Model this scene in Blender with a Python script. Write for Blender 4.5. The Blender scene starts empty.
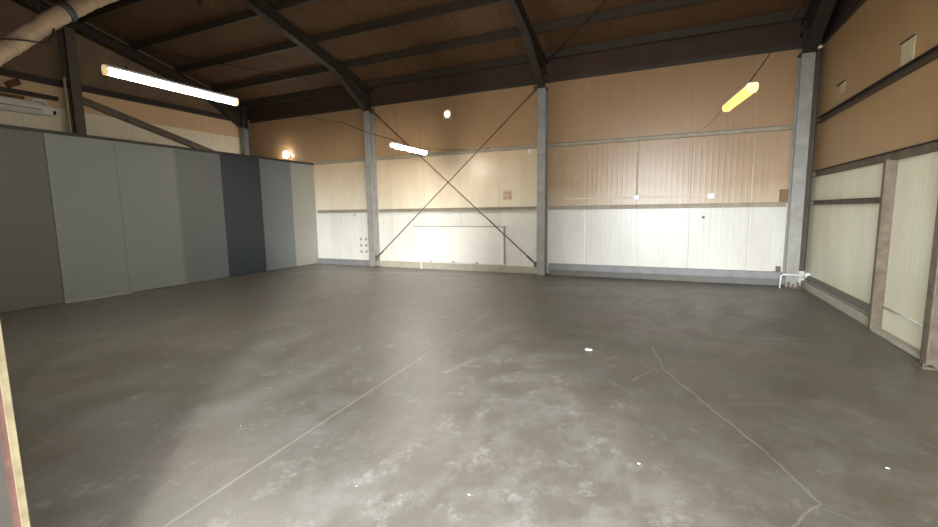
import bpy, bmesh, math, random
from mathutils import Vector, Matrix
random.seed(4)
S = bpy.context.scene
COL = S.collection

# ------------------------------------------------------------------ materials
def srgb(r, g, b):
    f = lambda c: (c/255/12.92) if c/255 <= .04045 else ((c/255+.055)/1.055)**2.4
    return (f(r), f(g), f(b), 1)

class N:
    """tiny node helper"""
    def __init__(s, name):
        s.m = bpy.data.materials.new(name); s.m.use_nodes = True
        s.t = s.m.node_tree; s.b = s.t.nodes['Principled BSDF']
    def new(s, typ, **kw):
        n = s.t.nodes.new(typ)
        for k, v in kw.items(): setattr(n, k, v)
        return n
    def link(s, a, b): s.t.links.new(a, b)
    def val(s, sock, v):
        if hasattr(v, 'is_output') or isinstance(v, bpy.types.NodeSocket): s.link(v, sock)
        else: sock.default_value = v
    def math(s, op, a, b=None, c=None, clamp=False):
        n = s.new('ShaderNodeMath', operation=op, use_clamp=clamp)
        s.val(n.inputs[0], a)
        if b is not None: s.val(n.inputs[1], b)
        if c is not None: s.val(n.inputs[2], c)
        return n.outputs[0]
    def noise(s, scale, detail=4, rough=.55, vec=None, dist=0):
        n = s.new('ShaderNodeTexNoise'); n.inputs['Scale'].default_value = scale
        n.inputs['Detail'].default_value = detail; n.inputs['Roughness'].default_value = rough
        n.inputs['Distortion'].default_value = dist
        if vec is not None: s.link(vec, n.inputs['Vector'])
        return n.outputs['Fac']
    def pos(s):
        return s.new('ShaderNodeNewGeometry').outputs['Position']
    def obj(s):
        return s.new('ShaderNodeTexCoord').outputs['Object']
    def scalevec(s, v, sc):
        n = s.new('ShaderNodeVectorMath', operation='MULTIPLY'); s.link(v, n.inputs[0]); n.inputs[1].default_value = sc
        return n.outputs[0]
    def ramp(s, fac, a, b, lo=0., hi=1.):
        n = s.new('ShaderNodeMapRange'); n.clamp = True
        s.link(fac, n.inputs['Value'])
        n.inputs['From Min'].default_value = a; n.inputs['From Max'].default_value = b
        n.inputs['To Min'].default_value = lo; n.inputs['To Max'].default_value = hi
        return n.outputs[0]
    def mix(s, fac, a, b):
        n = s.new('ShaderNodeMix', data_type='RGBA')
        s.val(n.inputs[0], fac); s.val(n.inputs[6], a); s.val(n.inputs[7], b)
        return n.outputs[2]
    def bump(s, h, strength=.3, dist=.01):
        n = s.new('ShaderNodeBump'); n.inputs['Strength'].default_value = strength; n.inputs['Distance'].default_value = dist
        s.link(h, n.inputs['Height']); s.link(n.outputs[0], s.b.inputs['Normal'])

def simple(name, c, rough=.6, metal=0., var=.12, scale=6, c2=None, bump=0.):
    n = N(name); o = n.pos()
    f = n.noise(scale, 5, .6, o)
    d = c2 or tuple(x*(1-var*2) for x in c[:3])+(1,)
    f = n.ramp(f, .3, .7)
    n.link(n.mix(f, d, c), n.b.inputs['Base Color'])
    n.b.inputs['Roughness'].default_value = rough; n.b.inputs['Metallic'].default_value = metal
    if bump: n.bump(n.noise(scale*8, 4, .6, o), bump, .004)
    return n.m

def emit(name, c, strength, base=(1, 1, 1, 1)):
    n = N(name); n.b.inputs['Base Color'].default_value = base
    n.b.inputs['Emission Color'].default_value = c; n.b.inputs['Emission Strength'].default_value = strength
    n.b.inputs['Roughness'].default_value = .3
    return n.m

def floor_mat():
    n = N('stained_concrete'); P = n.pos()
    sx = n.new('ShaderNodeSeparateXYZ'); n.link(P, sx.inputs[0]); X, Y = sx.outputs[0], sx.outputs[1]
    big = n.ramp(n.noise(.45, 4, .6, P, .6), .35, .68)
    mid = n.ramp(n.noise(2.1, 8, .74, n.scalevec(P, (1.25, .9, 1)), .2), .44, .64)
    wisp = n.ramp(n.noise(3.4, 9, .8, n.scalevec(P, (1.2, 1, 1)), .15), .54, .74)
    fine = n.ramp(n.noise(14, 6, .7, P), .35, .75)
    red = n.ramp(n.noise(.8, 3, .5, n.scalevec(P, (1.0, 1.3, 1))), .5, .7)
    # paler zone on the left and middle of the slab, fading out to the right
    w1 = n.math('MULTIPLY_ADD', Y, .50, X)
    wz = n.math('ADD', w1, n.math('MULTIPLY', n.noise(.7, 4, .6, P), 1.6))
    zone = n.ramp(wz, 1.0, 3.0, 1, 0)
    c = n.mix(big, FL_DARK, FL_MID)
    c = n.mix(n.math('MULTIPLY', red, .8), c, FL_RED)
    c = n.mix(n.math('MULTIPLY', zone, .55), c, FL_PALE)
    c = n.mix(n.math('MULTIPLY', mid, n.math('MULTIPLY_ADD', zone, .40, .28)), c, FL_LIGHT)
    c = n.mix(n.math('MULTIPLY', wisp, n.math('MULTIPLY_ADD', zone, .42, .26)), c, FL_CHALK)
    c = n.mix(n.math('MULTIPLY', fine, .22), c, FL_DARK)
    # joints, cracks and pale streaks, as distances to segments on the slab
    wob = n.math('MULTIPLY', n.math('SUBTRACT', n.noise(3, 5, .7, P), .5), .09)
    wob2 = n.math('MULTIPLY', n.math('SUBTRACT', n.noise(3, 5, .7, n.scalevec(P, (1.3, 1.1, 1))), .5), .09)
    def seg(a, b, w, k):
        dx, dy = b[0]-a[0], b[1]-a[1]; L = dx*dx+dy*dy
        px = n.math('SUBTRACT', n.math('MULTIPLY_ADD', wob, k, X), a[0]); py = n.math('SUBTRACT', n.math('MULTIPLY_ADD', wob2, k, Y), a[1])
        t = n.math('ADD', n.math('MULTIPLY', px, dx/L), n.math('MULTIPLY', py, dy/L), clamp=True)
        ex = n.math('SUBTRACT', px, n.math('MULTIPLY', t, dx)); ey = n.math('SUBTRACT', py, n.math('MULTIPLY', t, dy))
        d = n.math('SQRT', n.math('ADD', n.math('MULTIPLY', ex, ex), n.math('MULTIPLY', ey, ey)))
        return n.ramp(d, w*.35, w, 1, 0)
    mask = None
    for a, b, w, k, op in [((-2.30, .9), (-2.43, 4.15), .010, .12, .8), ((-2.43, 4.15), (-2.5, 6.2), .012, .2, .3),
                       ((-.10, 5.3), (.02, 4.6), .012, .8, .35), ((.02, 4.6), (.62, 3.29), .012, .8, .4), ((.62, 3.29), (.81, 2.77), .010, .8, .3),
                       ((.81, 2.77), (.62, 2.49), .010, .8, .3), ((.81, 2.72), (1.3, 2.5), .009, .8, .15),
                       ((-.69, 4.50), (-.45, 4.85), .02, .9, .25), ((-.25, 4.2), (-.10, 4.5), .02, .9, .35), ((-1.3, 5.6), (.6, 5.75), .02, 1.2, .2),
                       ((-1.98, 3.72), (-1.86, 4.1), .05, 1.6, .35), ((-1.92, 3.95), (-1.72, 3.98), .05, 1.6, .3),
                       ((-4.6, 10.0), (-8.2, 9.2), .12, 4, .42), ((-8.2, 9.2), (-9.4, 8.6), .14, 4, .38), ((.3, 3.9), (.9, 4.1), .03, 1.5, .1),  # wide back-left streaks: floor sheen put in as whitish colour
                       ((1.1, 6.2), (2.2, 6.6), .05, 2, .2), ((.9, 7.6), (1.7, 7.6), .06, 2, .18)]:
        s_ = n.math('MULTIPLY', seg(a, b, w, k), op)
        mask = s_ if mask is None else n.math('MAXIMUM', mask, s_)
    mask = n.math('MULTIPLY', mask, n.ramp(n.noise(4, 6, .75, P), .3, .6, .35, .85))
    c = n.mix(mask, c, FL_LINE)
    n.link(c, n.b.inputs['Base Color'])
    r = n.math('MULTIPLY_ADD', mid, .16, .40); n.link(r, n.b.inputs['Roughness'])
    n.b.inputs['Specular IOR Level'].default_value = .7
    n.bump(n.noise(9, 8, .7, P), .18, .01)
    return n.m

FL_DARK = srgb(80, 75, 62); FL_MID = srgb(106, 102, 91); FL_RED = srgb(106, 88, 80)
FL_PALE = srgb(116, 112, 103); FL_LIGHT = srgb(136, 133, 126); FL_CHALK = srgb(176, 174, 170); FL_LINE = srgb(176, 172, 160)

def lining_mat(name, axis, low, mid, top, z1=1.66, z2=3.15, midlow=None, rough=.32, module=1.1, off=0.0):
    """painted sandwich-panel lining: fine vertical ribs, joints, tan bands above the rails that colour in the door-header shade"""
    n = N(name); P = n.pos()
    sx = n.new('ShaderNodeSeparateXYZ'); n.link(P, sx.inputs[0]); A, Z = sx.outputs[axis], sx.outputs[2]
    st = n.noise(1.4, 5, .6, n.scalevec(P, (1, 1, .35)), .3)
    grime = n.ramp(n.noise(5, 6, .7, n.scalevec(P, (1, 1, .15))), .45, .75)
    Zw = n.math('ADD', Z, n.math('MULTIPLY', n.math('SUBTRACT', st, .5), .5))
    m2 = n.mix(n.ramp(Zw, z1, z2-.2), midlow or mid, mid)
    if axis == 0: m2 = n.mix(n.ramp(A, -2.9, -2.7), m2, n.mix(n.ramp(Zw, z1, z1+.5), srgb(200, 180, 150), srgb(178, 148, 112)))  # right bay: darker mid band, same shade put into the colour
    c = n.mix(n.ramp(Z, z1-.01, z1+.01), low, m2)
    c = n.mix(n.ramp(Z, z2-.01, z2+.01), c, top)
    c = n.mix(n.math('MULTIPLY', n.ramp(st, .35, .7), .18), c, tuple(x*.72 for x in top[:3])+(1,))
    c = n.mix(n.math('MULTIPLY', grime, .09), c, srgb(90, 70, 50))
    # joints every module
    fr = n.math('FRACT', n.math('ADD', n.math('DIVIDE', A, module), off+50))
    dj = n.math('ABSOLUTE', n.math('SUBTRACT', fr, .5))
    joint = n.ramp(dj, .004, .011, 1, 0)
    c = n.mix(n.math('MULTIPLY', joint, .35), c, tuple(x*.5 for x in low[:3])+(1,))
    n.link(c, n.b.inputs['Base Color'])
    rib = n.math('SINE', n.math('MULTIPLY', A, 2*math.pi/.11))
    rib = n.math('POWER', n.math('MULTIPLY_ADD', rib, .5, .5), 4)
    h = n.math('SUBTRACT', n.math('MULTIPLY', rib, .35), n.math('MULTIPLY', joint, 1.0))
    h = n.math('ADD', h, n.math('MULTIPLY', n.noise(1.1, 3, .5, P), 2.0))
    n.bump(h, .35, .006)
    n.b.inputs['Roughness'].default_value = rough
    n.b.inputs['Specular IOR Level'].default_value = .5
    return n.m

WHITE = srgb(224, 222, 212)
M = {}
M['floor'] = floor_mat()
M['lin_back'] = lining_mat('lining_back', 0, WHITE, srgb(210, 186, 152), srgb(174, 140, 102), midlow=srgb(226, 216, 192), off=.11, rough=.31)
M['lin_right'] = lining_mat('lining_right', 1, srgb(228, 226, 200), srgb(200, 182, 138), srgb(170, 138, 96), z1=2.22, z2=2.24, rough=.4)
M['lin_left'] = lining_mat('lining_left', 1, WHITE, srgb(240, 230, 204), srgb(220, 186, 146), z2=4.1, midlow=srgb(240, 230, 204))  # mid and top raised to carry the tube lamp glow in the colour
M['roof'] = simple('roof_deck_brown', srgb(98, 70, 42), .75, 0, .12, 1.2, srgb(84, 59, 35))
M['clad'] = simple('eave_cladding_brown', srgb(76, 52, 40), .7, 0, .15, 2)
M['clad_left'] = simple('gable_cladding_lamplit', srgb(128, 104, 80), .7, 0, .15, 2)  # lighter than the other cladding: far-left lamp glow put into the colour
M['front'] = simple('front_wall_cladding', srgb(176, 168, 150), .6, 0, .08, 2)
M['steel_col'] = simple('galvanised_grey_steel', srgb(158, 156, 150), .45, .1, .12, 5, srgb(138, 134, 126), .03)
M['steel_brown'] = simple('brown_grey_steel', srgb(98, 88, 74), .6, .05, .15, 6)  # brown steel of the far left wall column
M['steel_rust'] = simple('weathered_brown_steel', srgb(118, 106, 90), .6, .05, .2, 9, srgb(86, 72, 58), .1)
M['steel_dark'] = simple('dark_roof_steel', srgb(56, 47, 39), .55, .1, .15, 5)
M['purlin'] = simple('dark_purlin_steel', srgb(70, 60, 48), .55, .1, .12, 4)
M['girt'] = simple('rail_steel', srgb(168, 158, 136), .5, .05, .15, 5, srgb(146, 134, 112))
M['girt_dark'] = simple('rail_steel_dark', srgb(72, 62, 54), .5, .1, .15, 8)
M['base_grey'] = simple('base_channel_grey', srgb(138, 138, 137), .5, .1, .1, 5)
M['base_dark'] = simple('base_channel_dark', srgb(116, 114, 106), .6, .0, .1, 5)
M['kerb'] = simple('kerb_concrete', srgb(176, 170, 152), .85, 0, .12, 8, None, .3)
M['plinth'] = simple('dark_floor_edge', srgb(112, 108, 98), .85, 0, .12, 8)
M['white'] = simple('white_plastic', srgb(236, 236, 232), .35, 0, .03, 4)
M['cream'] = simple('cream_board', srgb(228, 226, 216), .4, 0, .03, 2)
M['cream2'] = simple('cream_trunking', srgb(214, 196, 170), .4, 0, .04, 3)
M['board_edge'] = simple('grey_board_edge', srgb(170, 166, 156), .5, 0, .1, 6)
M['corner'] = simple('corner_shade_brown', srgb(84, 70, 54), .6, 0, .12, 6)
M['rod'] = simple('brace_rod_steel', srgb(122, 108, 94), .5, .3, .15, 12)
M['cable'] = simple('black_cable', srgb(52, 44, 38), .6, 0, .1, 9)
M['dark'] = simple('dark_plastic', srgb(38, 38, 36), .5, 0, .1, 9)
M['brown_box'] = simple('brown_cover', srgb(138, 104, 68), .6, 0, .1, 9)
M['tape'] = simple('pale_paper_patch', srgb(200, 184, 148), .8, 0, .1, 12)
M['pinkink'] = simple('faded_red_ink', srgb(196, 150, 128), .8, 0, .1, 12)
M['greyink'] = simple('grey_marks', srgb(168, 164, 154), .8, 0, .1, 12)
M['duct'] = simple('foil_duct', srgb(196, 172, 142), .5, .1, .12, 3, srgb(150, 130, 106), .2)
M['duct_band'] = simple('duct_band', srgb(78, 88, 92), .5, .2, .1, 6)
M['p_grey'] = simple('panel_light_grey', srgb(132, 136, 132), .5, 0, .03, 1)
M['p_mid'] = simple('panel_mid_grey', srgb(110, 114, 113), .5, 0, .03, 1)
M['p_dark'] = simple('panel_charcoal', srgb(42, 54, 59), .45, 0, .05, 1)
M['p_olive'] = simple('panel_olive_grey', srgb(98, 99, 91), .5, 0, .03, 1)
M['p_pale'] = simple('panel_pale_grey', srgb(146, 144, 132), .5, 0, .03, 1)
M['p_rail'] = simple('panel_top_rail', srgb(58, 52, 46), .5, 0, .08, 3)
M['wood'] = simple('pale_yellow_edge', srgb(118, 108, 80), .6, 0, .1, 18, srgb(96, 84, 60))
M['pink'] = simple('pinkish_strip', srgb(98, 68, 58), .6, 0, .15, 20, srgb(78, 52, 44))
M['reveal'] = simple('reveal_grey', srgb(76, 70, 63), .7, 0, .1, 8)
M['rust'] = simple('rusty_streak_steel', srgb(140, 92, 66), .8, 0, .25, 12, srgb(88, 58, 46))
M['apron'] = simple('apron_concrete', srgb(150, 146, 138), .9, 0, .1, 2)
M['tube'] = emit('lit_diffuser', (1, .93, .82, 1), 120)
M['tube_yellow'] = emit('lit_diffuser_yellow', (1, .80, .16, 1), 1.25, srgb(230, 190, 60))
M['lens'] = emit('lit_lens', (1, .86, .6, 1), 3.0)

# ------------------------------------------------------------------ mesh helpers
class MB:
    def __init__(s): s.bm = bmesh.new()
    def box(s, x0, x1, y0, y1, z0, z1):
        vs = [s.bm.verts.new((x, y, z)) for x in (x0, x1) for y in (y0, y1) for z in (z0, z1)]
        for f in ((0, 1, 3, 2), (4, 6, 7, 5), (0, 4, 5, 1), (2, 3, 7, 6), (0, 2, 6, 4), (1, 5, 7, 3)):
            s.bm.faces.new([vs[i] for i in f])
        return s
    def obox(s, a, b, w, h, up=(0, 0, 1), ou=0., ov=0.):
        """box from a to b, w across (side), h along up; ou/ov offset of the centre"""
        a, b = Vector(a), Vector(b); d = (b-a).normalized(); up = Vector(up)
        sd = d.cross(up).normalized(); u = sd.cross(d).normalized()
        vs = []
        for p in (a, b):
            for i in (-1, 1):
                for j in (-1, 1):
                    vs.append(s.bm.verts.new(p + sd*(ou+i*w/2) + u*(ov+j*h/2)))
        for f in ((0, 1, 3, 2), (4, 6, 7, 5), (0, 4, 5, 1), (2, 3, 7, 6), (0, 2, 6, 4), (1, 5, 7, 3)):
            s.bm.faces.new([vs[i] for i in f])
        return s
    def ibeam(s, a, b, w, d, tf=.014, tw=.010, up=(0, 0, 1)):
        s.obox(a, b, tw, d-2*tf, up); s.obox(a, b, w, tf, up, 0, d/2-tf/2); s.obox(a, b, w, tf, up, 0, -d/2+tf/2)
        return s
    def channel(s, a, b, w, d, t=.01, up=(0, 0, 1), side=1):
        s.obox(a, b, t, d, up, side*(w/2-t/2)); s.obox(a, b, w-t, t, up, -side*t/2, d/2-t/2); s.obox(a, b, w-t, t, up, -side*t/2, -d/2+t/2)
        return s
    def prism(s, pts, axis, lo, hi):
        """extrude polygon pts (2D) along axis"""
        def P(p, v):
            q = list(p); q.insert(axis, v); return q
        A = [s.bm.verts.new(P(p, lo)) for p in pts]; B = [s.bm.verts.new(P(p, hi)) for p in pts]
        s.bm.faces.new(A); s.bm.faces.new(B[::-1])
        k = len(pts)
        for i in range(k): s.bm.faces.new([A[i], B[i], B[(i+1) % k], A[(i+1) % k]])
        return s
    def tube(s, pts, r, seg=10, radii=None):
        pts = [Vector(p) for p in pts]; rings = []
        prev = None
        for i, p in enumerate(pts):
            d = (pts[min(i+1, len(pts)-1)]-pts[max(i-1, 0)]).normalized()
            if prev is None:
                ref = Vector((0, 0, 1)) if abs(d.z) < .9 else Vector((1, 0, 0)); u = d.cross(ref).normalized()
            else:
                u = (prev - d*prev.dot(d)).normalized()
            prev = u; v = d.cross(u); rr = radii[i] if radii else r
            rings.append([s.bm.verts.new(p+(u*math.cos(2*math.pi*k/seg)+v*math.sin(2*math.pi*k/seg))*rr) for k in range(seg)])
        for a, b in zip(rings, rings[1:]):
            for k in range(seg): s.bm.faces.new([a[k], a[(k+1) % seg], b[(k+1) % seg], b[k]]).smooth = True
        s.bm.faces.new(rings[0][::-1]); s.bm.faces.new(rings[-1])
        return s
    def build(s, name, mat, parent=None, loc=None, bevel=0.):
        """vertices are given in world space; origin goes to loc or the lowest centre"""
        bmesh.ops.recalc_face_normals(s.bm, faces=s.bm.faces)
        vs = s.bm.verts
        if parent is not None:
            rm = MATS[parent.name]
            org = rm @ Vector((0, 0, 0))
        if loc is None:
            xs = [v.co.x for v in vs]; ys = [v.co.y for v in vs]; zs = [v.co.z for v in vs]
            loc = Vector(((min(xs)+max(xs))/2, (min(ys)+max(ys))/2, min(zs)))
        loc = Vector(loc)
        for v in vs: v.co -= loc
        me = bpy.data.meshes.new(name); s.bm.to_mesh(me); s.bm.free()
        me.materials.append(mat)
        o = bpy.data.objects.new(name, me); COL.objects.link(o)
        MATS[o.name] = Matrix.Translation(loc)
        if parent is not None:
            o.parent = parent; o.location = loc - MATS[parent.name].translation
        else: o.location = loc
        if bevel:
            b = o.modifiers.new('bevel', 'BEVEL'); b.width = bevel; b.segments = 2; b.limit_method = 'ANGLE'
        return o
MATS = {}

def tag(o, label=None, cat=None, group=None, kind=None):
    if label: o['label'] = label
    if cat: o['category'] = cat
    if group: o['group'] = group
    if kind: o['kind'] = kind
    return o
def thing(name, loc, label, cat, group=None):
    o = bpy.data.objects.new(name, None); COL.objects.link(o); o.location = loc; o.empty_display_size = .1
    MATS[o.name] = Matrix.Translation(Vector(loc))
    return tag(o, label, cat, group)
def struct(name, mb, mat, label=None, cat=None, parent=None, **k):
    o = mb.build(name, mat, parent, **k)
    if parent is None: tag(o, label, cat, None, 'structure')
    return o

# ------------------------------------------------------------------ dimensions
YB, XR, XL, YF = 10.62, 2.52, -13.0, .63       # inner faces of the wall lining
ZE = 4.60                                      # top of the lining
SL = .254
def roofz(y, base): return base + SL*(10.6-y)
XC = [-7.82, -2.79, 2.26]                      # frames

# ------------------------------------------------------------------ the shell
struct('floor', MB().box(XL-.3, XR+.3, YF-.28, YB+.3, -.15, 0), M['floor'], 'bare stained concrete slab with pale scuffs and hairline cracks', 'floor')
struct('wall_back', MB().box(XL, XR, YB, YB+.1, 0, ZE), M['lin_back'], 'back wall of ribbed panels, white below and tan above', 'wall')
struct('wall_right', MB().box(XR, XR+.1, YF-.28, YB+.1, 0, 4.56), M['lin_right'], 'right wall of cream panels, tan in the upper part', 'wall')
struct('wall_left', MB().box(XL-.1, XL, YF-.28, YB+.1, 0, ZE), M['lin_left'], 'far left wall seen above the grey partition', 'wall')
struct('trim_1', MB().box(XL, XR+.1, YB+.05, YB+.2, ZE, 5.30), M['clad'], 'reddish brown cladding strip under the eave of the back wall', 'eave cladding')
struct('trim_2', MB().prism([(YF-.28, ZE), (YB+.2, ZE), (YB+.2, 5.3), (YF-.28, roofz(YF-.28, 5.3))], 0, XR+.02, XR+.12), M['clad'], 'brown gable cladding above the right wall lining', 'gable cladding')
struct('trim_3', MB().prism([(YF-.28, ZE), (YB+.2, ZE), (YB+.2, 5.3), (YF-.28, roofz(YF-.28, 5.3))], 0, XL-.12, XL-.02), M['clad_left'], 'brown gable cladding above the far left wall lining', 'gable cladding')
# roof deck with sheet laps
rf = MB()
rf.prism([(YF-.5, roofz(YF-.5, 5.22)), (YB+.3, roofz(YB+.3, 5.22)), (YB+.3, roofz(YB+.3, 5.32)), (YF-.5, roofz(YF-.5, 5.32))], 0, XL-.2, XR+.2)
x = XL+.5
while x < XR:
    rf.obox((x, YB+.1, roofz(YB+.1, 5.215)), (x, YF, roofz(YF, 5.215)), .03, .012, (0, 0, 1)); x += 1.02
struct('ceiling', rf, M['roof'], 'dark brown underside of the pitched roof', 'roof')
# front wall with the wide doorway the photo is taken from
OX0, OX1, OZ = -2.0, 1.7, 3.4
fw = MB(); zt = roofz(YF, 5.25)
fw.box(XL, OX0-.0, YF-.28, YF, 0, zt); fw.box(OX1, XR+.1, YF-.28, YF, 0, zt); fw.box(OX0, OX1, YF-.28, YF, OZ, zt)
struct('wall_front', fw, M['front'], 'front wall around the wide doorway', 'wall')
jb = thing('door_frame', (OX0, YF, 0), 'pale jamb edging of the doorway, at the bottom left corner', 'door frame')
MB().box(OX0, OX0+.004, YF-.27, YF-.032, 0, OZ).build('reveal_board', M['reveal'], jb)
MB().box(OX0, OX0+.008, YF-.032, YF-.016, 0, OZ).build('inner_strip', M['pink'], jb)['label'] = 'pinkish strip'
MB().box(OX0-.01, OX0+.012, YF-.016, YF+.006, 0, OZ).build('edge_bead', M['wood'], jb, bevel=.002)['label'] = 'pale yellow edge bead'
struct('ground', MB().box(-14, 14, -16, YF-.28, -.15, -.01), M['apron'], 'concrete apron outside the doorway', 'ground')

struct('corner_shade', MB().box(2.40, XR-.002, YB-.03, YB-.002, .31, 4.54).box(XR-.012, XR-.002, YB-.07, YB-.03, .31, 4.54), M['corner'], 'dark brown strip colouring in the shade behind the right corner column', 'trim')  # added strip: the corner shade as a dark brown colour
# wall lining trims
struct('trim_4', MB().box(XL, XR, YB-.012, YB, ZE-.012, ZE+.085), M['purlin'], 'dark capping along the top of the back wall lining', 'trim')
# grey base channels
a = MB().box(-10.1, -7.95, YB-.10, YB-.002, 0, .17)
struct('baseboard_back_left', a, M['base_grey'], 'grey base channel of the back wall beside the partition', 'base channel', bevel=.004)
struct('baseboard_back_middle', MB().box(-7.68, -2.92, YB-.07, YB-.002, .0, .17), M['kerb'], 'pale base strip of the middle bay of the back wall', 'base channel', bevel=.004)
struct('baseboard_back_right', MB().box(-2.65, 2.14, YB-.10, YB-.002, .14, .28).box(-2.65, 2.14, YB-.13, YB-.1, .135, .15), M['base_grey'], 'light grey base channel of the back wall, right bay', 'base channel')
struct('trim_5', MB().box(-2.65, 2.14, YB-.06, YB-.002, 0, .135), M['base_dark'], 'dark strip under the grey base channel, right bay', 'trim')
struct('trim_6', MB().box(XR-.065, XR-.002, 7.16, YB-.1, 0, .135).box(XR-.10, XR-.002, 5.3, 7.16, 0, .05), M['kerb'], 'pale concrete kerb along the foot of the right wall', 'kerb', bevel=.01)
struct('baseboard_right', MB().box(XR-.045, XR-.002, 7.22, 10.3, .165, .275), M['base_dark'], 'dark base channel along the right wall', 'base channel', bevel=.004)

# ------------------------------------------------------------------ steel frame
def bolts(mb_spots, parent, r=.016, axis='y', mat='steel_rust'):
    for (x, y, z) in mb_spots:
        d = {'y': (0, -.018, 0), 'x': (-.018, 0, 0), 'z': (0, 0, .03)}[axis]
        MB().tube([(x, y, z), (x+d[0], y+d[1], z+d[2])], r, 6).build('bolt', M[mat], parent)

def column(x, y, h, w, d, label, mat='steel_col', gable=False):
    t = thing('steel_column', (x, y, 0), label, 'column', 'steel columns standing along the walls')
    m = MB()
    if gable: m.ibeam((x, y, .02), (x, y, h), w, d, up=(1, 0, 0))
    else: m.ibeam((x, y, .02), (x, y, h), w, d, up=(0, 1, 0))
    m.build('shaft', M[mat], t)
    bw, bd = ((d, w) if gable else (w, d))
    bp = MB().box(x-bw/2-.04, x+bw/2+.04, y-bd/2-.04, y+bd/2+.04, 0, .022).build('base_plate', M['steel_rust'], t)
    for i in (-1, 1):
        xx = x+i*(bw/2+.02)
        MB().tube([(xx, y-bd/2-.02, .022), (xx, y-bd/2-.02, .06)], .012, 6).build('anchor_bolt', M['steel_rust'], bp)
    return t
cy = YB-.165
cA = column(XC[0], cy, 4.42, .20, .26, 'grey steel column at the left end of the cross bracing')
cB = column(XC[1], cy, 4.42, .20, .26, 'grey steel column at the right end of the cross bracing')
cC = column(XC[2], cy, 4.42, .21, .26, 'grey steel column in the right back corner')
cL = column(-12.86, cy, 4.7, .20, .26, 'grey steel column in the far left corner, only its top showing over the partition')
for c, x in ((cA, XC[0]), (cB, XC[1])):
    bolts([(x+dx, cy-.13, z) for dx in (-.055, .055) for z in (1.98, 2.9)][:4], c, .014)
MB().box(XC[1]-.06, XC[1]+.06, cy-.134, cy-.13, 3.95, 4.05).build('cleat', M['steel_col'], cB)
# columns of the gable walls
column(XR-.085, 5.66, 4.5, .12, .16, 'grey brown steel column cut by the right edge of the picture', 'steel_rust', True)
column(-12.8, 5.85, 5.9, .2, .30, 'steel column on the far left wall behind the partition', 'steel_brown', True)
# door-frame post on the right wall
t = thing('steel_post', (XR-.16, 7.1, 0), 'short weathered brown steel post on the right wall, under the middle rail', 'post')
MB().channel((XR-.055, 7.1, .02), (XR-.055, 7.1, 2.15), .07, .12, .012, (1, 0, 0), -1).build('shaft', M['steel_rust'], t)
MB().box(XR-.11, XR-.002, 7.04, 7.16, 0, .02).build('base_plate', M['steel_rust'], t)

# rafters: haunched portal frames
def rafter(x, label, w=.17, hb=1.5, dark='steel_dark', haunch=True):
    t = thing('roof_rafter', (x, cy, 4.42), label, 'rafter', 'dark steel rafters of the portal frames')
    y0, y1 = YB-.04, YF+.05
    m = MB(); m.ibeam((x, y0, roofz(y0, 4.90)), (x, y1, roofz(y1, 4.90)), w, .25, .014, .012)
    m.build('beam', M[dark], t)
    if haunch:
        h = MB()
        ye = y0-hb
        zt0, zt1 = roofz(y0, 4.78), roofz(ye, 4.78)
        h.prism([(y0, zt0), (ye, zt1), (y0-.28, 4.42), (y0, 4.42)], 0, x-.008, x+.008)
        h.obox((x, y0-.28, 4.42), (x, ye, zt1), w, .014)
        h.obox((x, y0, 4.42), (x, y0-.28, 4.42), w+.03, .014)
        h.build('haunch', M[dark], t)
        MB().obox((x, y0-.27, 4.44), (x, y0-.27, 4.98), w, .012, (0, 1, 0)).build('stiffener', M[dark], t)
    return t
rafter(XC[0], 'dark steel rafter rising from the column left of the cross bracing')
rafter(XC[1], 'dark steel rafter rising from the column right of the cross bracing')
rC = rafter(XC[2], 'dark steel rafter along the top of the right wall', .22, 1.9)
rafter(-12.84, 'dark steel rafter along the far left gable')
# right gable eave beam under the rafter
tag(MB().obox((XR-.03, 10.3, 4.62), (XR-.03, YF+.02, 4.62), .05, .12).build('gable_beam', M['steel_dark']), 'dark beam capping the right wall lining', 'beam')

# purlins
names = ['dark roof purlin nearest the back wall', 'second dark roof purlin from the back wall', 'third dark roof purlin from the back wall',
         'fourth dark roof purlin from the back wall', 'fifth dark roof purlin from the back wall', 'sixth dark roof purlin from the back wall',
         'seventh dark roof purlin from the back wall']
for i, y in enumerate([10.45, 9.50, 8.42, 7.30, 6.18, 5.06, 3.94]):
    z = roofz(y, 5.125)
    m = MB().channel((XL+.02, y, z), (XR-.0, y, z), .07, .17, .010, (0, 0, 1), 1)
    o = m.build('roof_purlin', M['purlin']); tag(o, names[i], 'purlin', 'roof purlins')

# girts
def girt(a, b, label, mat='girt', h=.09, w=.07):
    o = MB().channel(a, b, w, h, .008, (0, 0, 1), -1 if abs(a[1]-b[1]) < .1 else -1).build('wall_rail', M[mat])
    tag(o, label, 'rail', 'horizontal steel wall rails'); return o
yg = YB-.04
bays = [(-12.72, XC[0]-.11, 'left'), (XC[0]+.11, XC[1]-.11, 'middle'), (XC[1]+.11, XC[2]-.12, 'right')]
for x0, x1, nm in bays:
    for z, lv in ((1.64, 'lower'), (3.13, 'upper')):
        if nm == 'left' and z < 2: x0 = -10.05
        bay = {'left': 'left of the braced bay', 'middle': 'behind the cross bracing', 'right': 'right of the braced bay'}[nm]
        girt((x0, yg, z), (x1, yg, z), f'{lv} grey steel rail on the back wall {bay}', 'girt')
xg = XR-.04
girt((xg, 10.3, 3.17), (xg, 5.78, 3.17), 'dark top rail running along the right wall', 'girt_dark', .10, .075)
girt((xg, 10.3, 2.20), (xg, 5.78, 2.20), 'weathered middle rail of the right wall, resting on the short post', 'steel_rust', .11)
girt((xg, 10.3, 1.66), (xg, 7.2, 1.66), 'short lower rail of the right wall between corner and post', 'steel_rust', .08)
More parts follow.
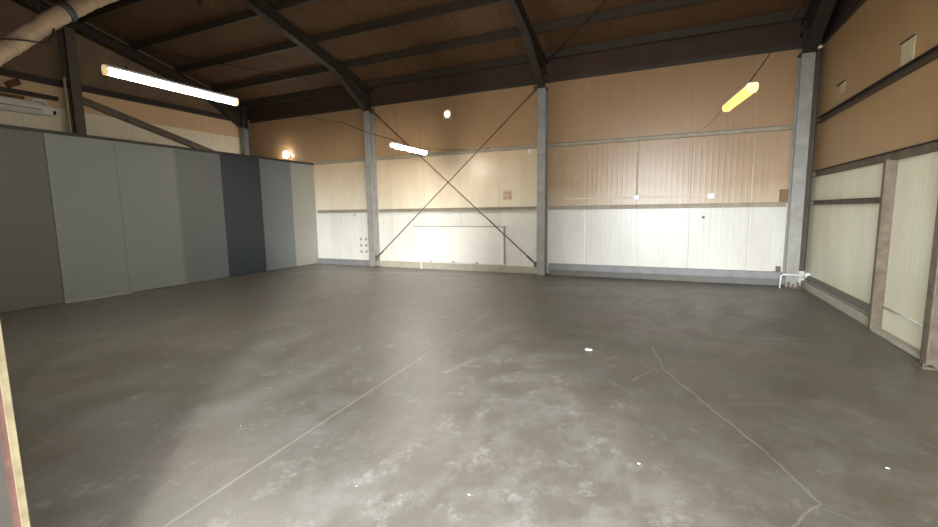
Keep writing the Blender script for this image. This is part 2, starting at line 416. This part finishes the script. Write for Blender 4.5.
# far left wall steel
xl = XL+.05
o = MB().obox((xl, 10.3, 4.66), (xl, YF+.02, 4.66), .09, .14).build('wall_rail', M['steel_dark']); tag(o, 'dark rail along the top of the far left wall', 'rail', 'horizontal steel wall rails')
o = MB().obox((xl, 5.6, 4.30), (xl, YF+.02, 4.30), .09, .09).build('wall_rail', M['steel_dark']); tag(o, 'dark rail just above the white air conditioner, far left', 'rail', 'horizontal steel wall rails')
o = MB().obox((xl+.02, 5.0, 4.19), (xl+.02, YF+.02, 4.19), .05, .06).build('rust_strip', M['rust']); tag(o, 'rusty strip on the wall above the white air conditioner', 'strip')
o = MB().channel((xl+.03, 6.0, 4.38), (xl+.03, 10.2, 3.25), .12, .16, .012).build('diagonal_brace', M['steel_rust']); tag(o, 'sloping steel member behind the partition at the far left wall', 'brace')

# cross bracing in the middle bay
def rod(a, b, label, grp, r=.013):
    a, b = Vector(a), Vector(b); t = thing('brace_rod', b if b.z < a.z else a, label, 'brace rod', grp)
    MB().tube([a, b], r, 8).build('rod', M['rod'], t)
    d = (b-a).normalized()
    for p, s in ((a, 1), (b, -1)):
        MB().tube([p+d*s*.10, p+d*s*.32], r*1.9, 8).build('turnbuckle', M['rod'], t)
    for p in (a, b):
        MB().box(p.x-.06, p.x+.06, p.y-.006, p.y+.006, p.z-.07, p.z+.07).build('gusset', M['steel_rust'], t)
    return t
yb = YB-.20
rod((XC[0]+.14, yb, 4.42), (XC[1]-.14, yb, .26), 'brace rod falling from upper left to lower right between the columns', 'crossed bracing rods')
rod((XC[1]-.14, yb-.05, 4.42), (XC[0]+.14, yb-.05, .28), 'brace rod rising from lower left to upper right between the columns', 'crossed bracing rods')
# roof plane rods
def roofrod(a, b, label):
    o = MB().tube([(a[0], a[1], roofz(a[1], a[2])), (b[0], b[1], roofz(b[1], b[2]))], .012, 8).build('roof_brace_rod', M['cable']); tag(o, label, 'brace rod', 'roof bracing rods')
roofrod((-2.70, 10.45, 4.98), (2.2, 5.3, 4.98), 'thin roof bracing rod rising right from the middle column top')
roofrod((-7.92, 10.45, 4.98), (-12.75, 7.0, 4.98), 'thin roof bracing rod left of the long tube lamp')

# ------------------------------------------------------------------ grey partition
XP = -10.12
pt = thing('partition_wall', (XP, 5.7, 0), 'tall freestanding partition of grey panels with one charcoal panel', 'partition')
edges = [YF+.01, .83, 1.92, 3.01, 4.11, 5.21, 6.36, 7.47, 8.60, 9.68, YB-.012]
mats = ['p_olive', 'p_olive', 'p_olive', 'p_olive', 'p_grey', 'p_grey', 'p_mid', 'p_dark', 'p_mid', 'p_pale']
lab = {'p_olive': 'olive grey panel', 'p_grey': 'light grey panel', 'p_mid': 'mid grey panel', 'p_dark': 'charcoal panel', 'p_pale': 'pale grey end panel'}
for i, mt in enumerate(mats):
    o = MB().box(XP-.05, XP+(.0 if mt != 'p_dark' else -.012), edges[i]+.004, edges[i+1]-.004, .012, 3.08).build('panel', M[mt], pt, bevel=.004)
    o['label'] = lab[mt]
for i in (5, 6):
    MB().box(XP-.002, XP+.008, edges[i]-.012, edges[i]+.012, .0, 3.08).build('joint_strip', M['p_grey'], pt)
MB().box(XP-.06, XP+.025, YF+.01, YB-.012, 3.08, 3.135).build('top_rail', M['p_rail'], pt, bevel=.004)
MB().box(XP-.05, XP+.02, edges[4], edges[5]+.02, 0, .022).build('floor_strip', M['board_edge'], pt)['label'] = 'pale floor strip'
MB().box(XP-.05, XP-.005, YF+.01, YB-.012, 0, .012).build('sill', M['p_rail'], pt)

# ------------------------------------------------------------------ lamps
def lamp(a, b, label, mat='tube', w=.13, cap='endcap'):
    a, b = Vector(a), Vector(b); c = (a+b)/2
    t = thing('tube_lamp', c, label, 'lamp', 'hanging tube lamps')
    d = (b-a).normalized(); L = (b-a).length
    up = Vector((0, 0, 1)); sd = d.cross(up).normalized(); u = sd.cross(d)
    def profile(pts, y0, y1, name, m, par=t, bevel=0.):
        mb = MB(); A = [mb.bm.verts.new(c+d*y0+sd*p+u*q) for p, q in pts]; B = [mb.bm.verts.new(c+d*y1+sd*p+u*q) for p, q in pts]
        mb.bm.faces.new(A); mb.bm.faces.new(B[::-1])
        for i in range(len(pts)):
            f = mb.bm.faces.new([A[i], B[i], B[(i+1) % len(pts)], A[(i+1) % len(pts)]]); f.smooth = False
        return mb.build(name, m, par, bevel=bevel)
    hw = w/2
    body = [(-hw, .019), (-hw, .03), (-hw*.7, .05), (hw*.7, .05), (hw, .03), (hw, .019)]
    profile(body, -L/2, L/2, 'housing', M['white'], t, .004)
    dif = [(-hw*.96, .018)] + [(hw*.94*math.cos(k), -.010-.038*abs(math.sin(k))**.7) for k in [math.pi+math.pi*j/10 for j in range(11)]] + [(hw*.96, .018)]
    profile(dif, -L/2+.03, L/2-.03, 'diffuser', M[mat], t)
    for s_ in (-1, 1):
        profile([(-hw*.6, -.055), (-hw*.98, -.02), (-hw*.98, .03), (-hw*.6, .048), (hw*.6, .048), (hw*.98, .03), (hw*.98, -.02), (hw*.6, -.055)], s_*(L/2-.015)-.018, s_*(L/2-.015)+.018, 'end_cap', M[cap], t, .01)
        p = c+d*s_*(L*.36)+u*.055
        hc = MB().tube([p, p+Vector((0, 0, .035))], .014, 6).build('hanger_clip', M['dark'], t)
        # wire up to the roof
        zr = roofz(p.y, 5.2)
        if mat == 'tube_yellow': continue
        MB().tube([p+Vector((0, 0, .03)), (p.x, p.y, zr)], .0014, 5).build('suspension_wire', M['cable'], hc)
    return t
M['endwhite'] = emit('glowing_white_cap', (1, .95, .85, 1), .9)
M['endcap'] = emit('glowing_end_cap', (1, .72, .3, 1), .5, srgb(230, 200, 130))
lamp((-5.4, 2.75, 3.115), (-5.4, 4.30, 3.115), 'long lit tube lamp hanging over the grey partition, nearest and brightest', w=.08)
lamp((-5.4, 7.98, 3.015), (-5.4, 9.38, 3.01), 'lit tube lamp hanging before the crossed brace rods', w=.13, cap='endwhite')
lamp((.665, 6.95, 2.925), (.755, 5.55, 2.84), 'short looking yellowish tube lamp hanging at the right', 'tube_yellow', w=.115)

def cable(pts, label, r=.006, mat='cable', name='cable', sag=0., grp=None):
    pts = [Vector(p) for p in pts]; out = []
    for a, b in zip(pts, pts[1:]):
        for k in range(10):
            t = k/10; q = a.lerp(b, t); q.z -= sag*4*t*(1-t); out.append(q)
    out.append(pts[-1])
    o = MB().tube(out, r, 6).build(name, M[mat]); return tag(o, label, 'cable', grp)
cable([(-10.3, YB-.05, 4.60), (-7.8, 9.3, 3.93), (-5.4, 8.15, 3.13)], 'dark cable running from the back wall top to the middle lamp', .008, sag=.04)
cable([(.745, 5.75, 2.93), (2.05, 9.50, 5.18)], 'thin cable climbing from the yellowish lamp to the corner of the roof', .007, sag=.03)
cable([(.67, 6.8, 3.0), (.46, YB-.06, 3.19)], 'thin cable from the yellowish lamp back to the wall rail', .0022, sag=.1)
cable([(-5.4, 9.45, 3.12), (-4.9, YB-.06, 3.185), (-4.2, YB-.06, 3.185)], 'thin cable from the middle lamp onto the wall rail', .006, sag=.02)

# small lit square lamp on the back wall
t = thing('wall_lamp', (-5.4, YB, 4.0), 'small square wall lamp glowing high on the back wall', 'lamp')
MB().box(-5.51, -5.29, YB-.05, YB, 4.0, 4.27).build('housing', M['tape'], t, bevel=.01)
MB().tube([(-5.39, YB-.05, 4.135), (-5.39, YB-.085, 4.135)], .08, 20, [.085, .06]).build('lens', M['lens'], t)
# bulkhead glimpsed above the partition
t = thing('bulkhead_lamp', (-11.2, YB, 3.38), 'small round glowing lamp peeping over the end of the partition', 'lamp')
MB().tube([(-11.2, YB, 3.47), (-11.2, YB-.04, 3.47)], .11, 20).build('housing', M['white'], t)
MB().tube([(-11.2, YB-.04, 3.47), (-11.2, YB-.08, 3.47), (-11.2, YB-.11, 3.47)], .1, 20, [.1, .085, .04]).build('lens', M['lens2'] if 'lens2' in M else M['tube'], t)

# ------------------------------------------------------------------ back wall fittings
t = thing('white_board', (-5.16, YB, .21), 'low white board fixed to the wall behind the crossed rods', 'board')
MB().box(-6.52, -3.84, YB-.03, YB, .21, 1.17).build('sheet', M['cream'], t)
MB().box(-6.54, -3.80, YB-.045, YB, 1.17, 1.195).build('top_edge', M['board_edge'], t)
MB().box(-3.84, -3.81, YB-.045, YB, .21, 1.17).build('side_edge', M['board_edge'], t)
for x in (-6.0, -5.3, -4.6): MB().box(x-.02, x+.02, YB-.05, YB-.028, .2, .235).build('clip', M['steel_rust'], t)
cable([(-6.5, YB-.06, 1.15), (-6.44, YB-.08, .75), (-6.30, YB-.11, .35), (-6.22, YB-.2, .012)], 'white cable dangling from the low white board to the floor', .016, 'white')
t = thing('conduit_run', (-.8, YB, 1.79), 'white conduit run with boxes just above the lower rail, right bay', 'conduit')
MB().box(-2.35, .80, YB-.03, YB, 1.835, 1.865).build('trunking', M['cream2'], t)
MB().box(-.72, -.60, YB-.05, YB, 1.79, 1.90).build('junction_box', M['white'], t, bevel=.006)
MB().box(.74, .88, YB-.05, YB, 1.78, 1.90).build('junction_box', M['white'], t, bevel=.006)
MB().box(-2.45, -2.34, YB-.05, YB, 1.80, 1.89).build('junction_box', M['tape'], t, bevel=.006)
MB().box(-.685, -.645, YB-.025, YB, 1.90, 3.08).build('riser', M['tape'], t)
MB().box(-.68, -.65, YB-.02, YB, .29, 1.59).build('lower_strip', M['white'], t)  # white strip along the panel joint below the trunking
tag(MB().box(-1.80, -1.765, YB-.012, YB-.001, .29, 1.59).build('white_joint_strip', M['white']), 'narrow white strip on a panel joint of the back wall left of the conduit riser', 'cover strip')  # plain white strip laid along a panel joint
tag(MB().tube([(.69, YB, 1.39), (.69, YB-.03, 1.39)], .028, 12).build('wall_button', M['steel_rust']), 'small dark round button on the white lower panel of the right bay', 'button')
tag(MB().box(2.02, 2.15, YB-.09, YB, 1.70, 1.93).build('cover_box', M['brown_box'], bevel=.006), 'brown cover box above the lower rail beside the corner column', 'box')
t = thing('notice', (-3.74, YB, 1.9), 'small faded notice with reddish marks left of the middle column', 'notice')
MB().box(-3.86, -3.62, YB-.004, YB, 1.86, 2.10).build('sheet', M['tape'], t)
for dx, z in ((-.06, 2.03), (.05, 2.03), (-.05, 1.92), (.06, 1.93)):
    MB().box(-3.74+dx-.035, -3.74+dx+.035, YB-.007, YB-.003, z-.03, z+.03).build('mark', M['pinkink'], t)
t = thing('mark_sheet', (-8.2, YB, .38), 'cluster of six faint grey marks on the wall left of the left column', 'marks')
for i in range(2):
    for j in range(3):
        MB().tube([(-8.42+i*.19, YB, .42+j*.19), (-8.42+i*.19, YB-.006, .42+j*.19)], .045, 12).build('mark', M['greyink'], t)
tag(MB().box(-8.64, -8.56, YB-.012, YB, 1.48, 1.56).build('wall_plate', M['tape']), 'tiny pale wall plate under the lower rail, left bay', 'plate')
tag(MB().box(-3.2, -3.12, YB-.012, YB, 2.98, 3.1).build('wall_tag', M['cream']), 'small pale tag under the upper rail beside the middle column', 'tag')

# white pipe and stubs in the right back corner
t = thing('white_pipe', (2.1, 10.25, 0), 'bent white pipe in front of the corner column foot', 'pipe')
MB().tube([(2.06, 10.26, 0), (2.07, 10.26, .24), (2.10, 10.26, .27), (XR-.05, 10.26, .27)], .017, 10).build('pipe_run', M['white'], t)
MB().box(XR-.06, XR-.002, 10.23, 10.29, .23, .31).build('wall_clip', M['white'], t)
for k, x in enumerate((2.12, 2.19, 2.26, 2.34, 2.41)):
    tag(MB().tube([(x, 10.20, 0), (x, 10.20, .10+.03*(k % 2))], .016, 8).build('pipe_stub', M['steel_rust']), 'short rusty pipe stub rising from the floor at the corner column foot', 'pipe stub', 'stubs under the white pipe')
tag(MB().box(2.02, 2.10, YB-.13, YB-.11, .29, .40).box(2.04, 2.08, YB-.11, YB, .31, .38).build('socket_box', M['steel_rust'], bevel=.004), 'small dark socket box just above the white pipe', 'socket')

# right wall fittings
tag(MB().tube([(XR-.02, 7.0, .33), (XR-.02, 6.4, .325), (XR-.02, 5.76, .34)], .012, 8).build('wall_conduit', M['white']), 'thin white conduit low on the right wall beyond the post', 'conduit')
t = thing('paper_patch', (XR-.01, 7.0, 3.25), 'pale paper patch taped above the top rail of the right wall', 'paper patch')
MB().box(XR-.006, XR, 6.95, 7.27, 3.27, 3.53).build('sheet', M['tape'], t)
MB().box(XR-.03, XR, 6.95, 7.27, 3.53, 3.545).build('top_edge', M['girt_dark'], t)
t = thing('wall_slot', (XR-.01, 9.35, 3.5), 'small dark slot with pale smear high on the right wall', 'slot')
MB().box(XR-.03, XR, 9.15, 9.50, 3.585, 3.60).build('lip', M['girt_dark'], t)
MB().box(XR-.004, XR, 9.15, 9.40, 3.42, 3.585).build('smear', M['tape'], t)

# ------------------------------------------------------------------ far left: air conditioner, duct
t = thing('air_conditioner', (XL, 4.9, 3.84), 'white wall-mounted air conditioner seen over the left end of the partition', 'air conditioner')
MB().prism([(XL, 3.86), (XL+.20, 3.86), (XL+.24, 3.93), (XL+.24, 4.06), (XL+.20, 4.12), (XL, 4.12)], 1, 4.30, 5.25).build('body', M['cream'], t, bevel=.01)
MB().box(XL+.235, XL+.25, 4.34, 5.2, 3.955, 3.97).build('louvre', M['rust'], t)
MB().box(XL+.02, XL+.22, 5.25, 5.42, 3.88, 4.06).build('end_cover', M['white'], t, bevel=.01)
MB().box(XL+.18, XL+.24, 5.42, 5.46, 3.90, 3.98).build('knob', M['dark'], t)
MB().tube([(XL+.12, 5.1, 4.14), (XL+.12, 5.18, 4.19), (XL+.12, 5.32, 4.18), (XL+.12, 5.42, 4.02)], .02, 8).build('pipe', M['white'], t)
tag(MB().tube([(XL+.07, 4.75, 4.40), (XL+.07, 4.95, 4.52)], .07, 10).build('wall_lump', M['rust']), 'dark rusty lump between the two rails on the far left wall', 'lump')
tag(MB().tube([(XL+.36, 5.63, 0), (XL+.36, 5.63, 4.75)], .028, 10).build('downpipe', M['tape']), 'thin pale pipe running up beside the far left wall column', 'pipe')

duct_pts = [(-9.2, 2.68, 3.33), (-9.2, 3.06, 3.75), (-9.2, 3.35, 4.06), (-9.2, 3.56, 4.27), (-9.2, 3.88, 4.61), (-9.2, 4.15, 4.88), (-9.2, 4.4, 5.1), (-9.2, 4.67, 5.34), (-9.2, 5.18, 5.74), (-9.2, 5.83, 6.23)]
DR = .13
def smooth(P, k=6):
    P = [Vector(p) for p in P]; out = []
    for i in range(len(P)-1):
        p0, p1, p2, p3 = P[max(i-1, 0)], P[i], P[i+1], P[min(i+2, len(P)-1)]
        for j in range(k):
            t = j/k; out.append(.5*((2*p1)+(-p0+p2)*t+(2*p0-5*p1+4*p2-p3)*t*t+(-p0+3*p1-3*p2+p3)*t**3))
    out.append(P[-1]); return out
dp = smooth(duct_pts)
t = thing('air_duct', (-9.2, 4.2, 4.8), 'large pale round air duct curving up at the top left corner', 'duct')
MB().tube(dp, DR, 24, [DR+(.007 if i % 3 == 0 else 0) for i in range(len(dp))]).build('duct_hose', M['duct'], t)
i0 = 6*5+1
MB().tube(dp[i0:i0+3], DR+.02, 24).build('clamp_band', M['duct_band'], t)['label'] = 'dark clamp band'
MB().tube(dp[15:17], DR+.012, 24).build('clamp_band', M['duct'], t)
MB().tube(smooth([(-9.1, 3.0, 3.72), (-8.9, 3.22, 4.12), (-8.8, 3.42, 4.19), (-8.9, 3.80, 4.30), (-9.1, 4.0, 4.60)], 4), .014, 8).build('strap_cable', M['cable'], t)
# strap and hangers
for dy in (3.9, 5.2):
    k = min(range(len(dp)), key=lambda q: abs(dp[q].y-dy))
    MB().tube([(dp[k].x, dp[k].y, dp[k].z+DR-.01), (dp[k].x, dp[k].y, roofz(dp[k].y, 5.2))], .006, 6).build('hanger', M['cable'], t)

t = thing('hanging_bracket', (-9.25, 6.7, 5.7), 'dark rounded bracket hanging from the roof left of the rafter', 'bracket')
MB().tube([(-9.15, 6.58, roofz(6.58, 5.2)), (-9.15, 6.58, 6.02), (-9.15, 6.58, 5.93)], .055, 12, [.05, .05, .03]).build('strap', M['steel_dark'], t)

# ------------------------------------------------------------------ litter on the floor
def scrap(x, y, s, label, grp=None, name='paint_chip', ang=0.):
    m = MB(); ca, sa = math.cos(ang), math.sin(ang)
    pts = [(-1, -.3), (-.3, -.45), (.9, -.25), (1, .2), (.2, .4), (-.8, .35)]
    A = [m.bm.verts.new((x+(p*ca-q*sa)*s, y+(p*sa+q*ca)*s, .001)) for p, q in pts]
    B = [m.bm.verts.new((x+(p*ca-q*sa)*s*.8, y+(p*sa+q*ca)*s*.8, .001+s*.18+.1*s*((i*7) % 3))) for i, (p, q) in enumerate(pts)]
    m.bm.faces.new(A); m.bm.faces.new(B[::-1])
    for i in range(6): m.bm.faces.new([A[i], B[i], B[(i+1) % 6], A[(i+1) % 6]])
    o = m.build(name, M['white']); return tag(o, label, 'paper scrap' if name != 'paint_chip' else 'chip', grp)
scrap(-.77, 4.95, .045, 'small crumpled white paper scrap lying mid floor', name='paper_scrap', ang=.1)
scrap(-1.61, 1.89, .006, 'tiny white chip on the floor, left of the two nearest the bottom edge', 'white specks on the floor')
scrap(-.97, 2.08, .008, 'tiny white chip on the floor at the bottom centre', 'white specks on the floor')
scrap(-2.9, 2.13, .008, 'tiny white chip on the floor left of the long pale joint', 'white specks on the floor')
scrap(1.28, 3.32, .012, 'tiny white chip on the floor at the far right', 'white specks on the floor')
scrap(-.11, 2.78, .010, 'tiny white chip on the floor left of the curved crack', 'white specks on the floor')

# ------------------------------------------------------------------ light
w = bpy.data.worlds.new('sky'); S.world = w; w.use_nodes = True
bg = w.node_tree.nodes['Background']; bg.inputs[0].default_value = (.82, .9, 1, 1); bg.inputs[1].default_value = SKY if 'SKY' in globals() else 2.2

def area(name, loc, target, sx, sy, power, color, spread=math.pi):
    l = bpy.data.lights.new(name, 'AREA'); l.shape = 'RECTANGLE'; l.size = sx; l.size_y = sy; l.energy = power; l.color = color; l.spread = spread
    o = bpy.data.objects.new(name, l); COL.objects.link(o); o.location = loc
    o.rotation_euler = (Vector(target)-Vector(loc)).to_track_quat('-Z', 'Y').to_euler(); return o
area('low_bright_sky', (10.3, -12.7, 4.6), (-2.0, .63, 1.2), 2.0, 5.0, 9800, (.96, .98, 1))
area('doorway_daylight', ((OX0+OX1)/2, YF-.01, OZ/2+.1), ((OX0+OX1)/2, 5, 1.7), OX1-OX0-.1, OZ-.3, 180, (.95, .97, 1))
area('added_yard_fill', (-2.9, -15, 4.5), (-.3, .63, 1.4), 6, 7, 5200, (.93, .97, 1))  # added area lamp: broad fill for the right side and a wall highlight

# ------------------------------------------------------------------ camera
yaw, pit, rol, f = .4280, .1204, -.0142, 435.4754
cam = bpy.data.cameras.new('camera'); co = bpy.data.objects.new('camera', cam); COL.objects.link(co); S.camera = co
F = Vector((-math.sin(yaw)*math.cos(pit), math.cos(yaw)*math.cos(pit), -math.sin(pit)))
R0 = Vector((math.cos(yaw), math.sin(yaw), 0)); U0 = R0.cross(F)
R = R0*math.cos(rol)+U0*math.sin(rol); U = -R0*math.sin(rol)+U0*math.cos(rol)
m = Matrix((R, U, -F)).transposed().to_4x4(); m.translation = Vector((0, 0, 1.6)); co.matrix_world = m
cam.sensor_fit = 'HORIZONTAL'; cam.sensor_width = 36; cam.lens = 36*f/938; cam.clip_start = .02; cam.clip_end = 200
cam.shift_y = 0
S.view_settings.view_transform = 'Standard'; S.view_settings.look = 'None'; S.view_settings.gamma = 1; S.view_settings.use_curve_mapping = False
S.view_settings.exposure = 0.2
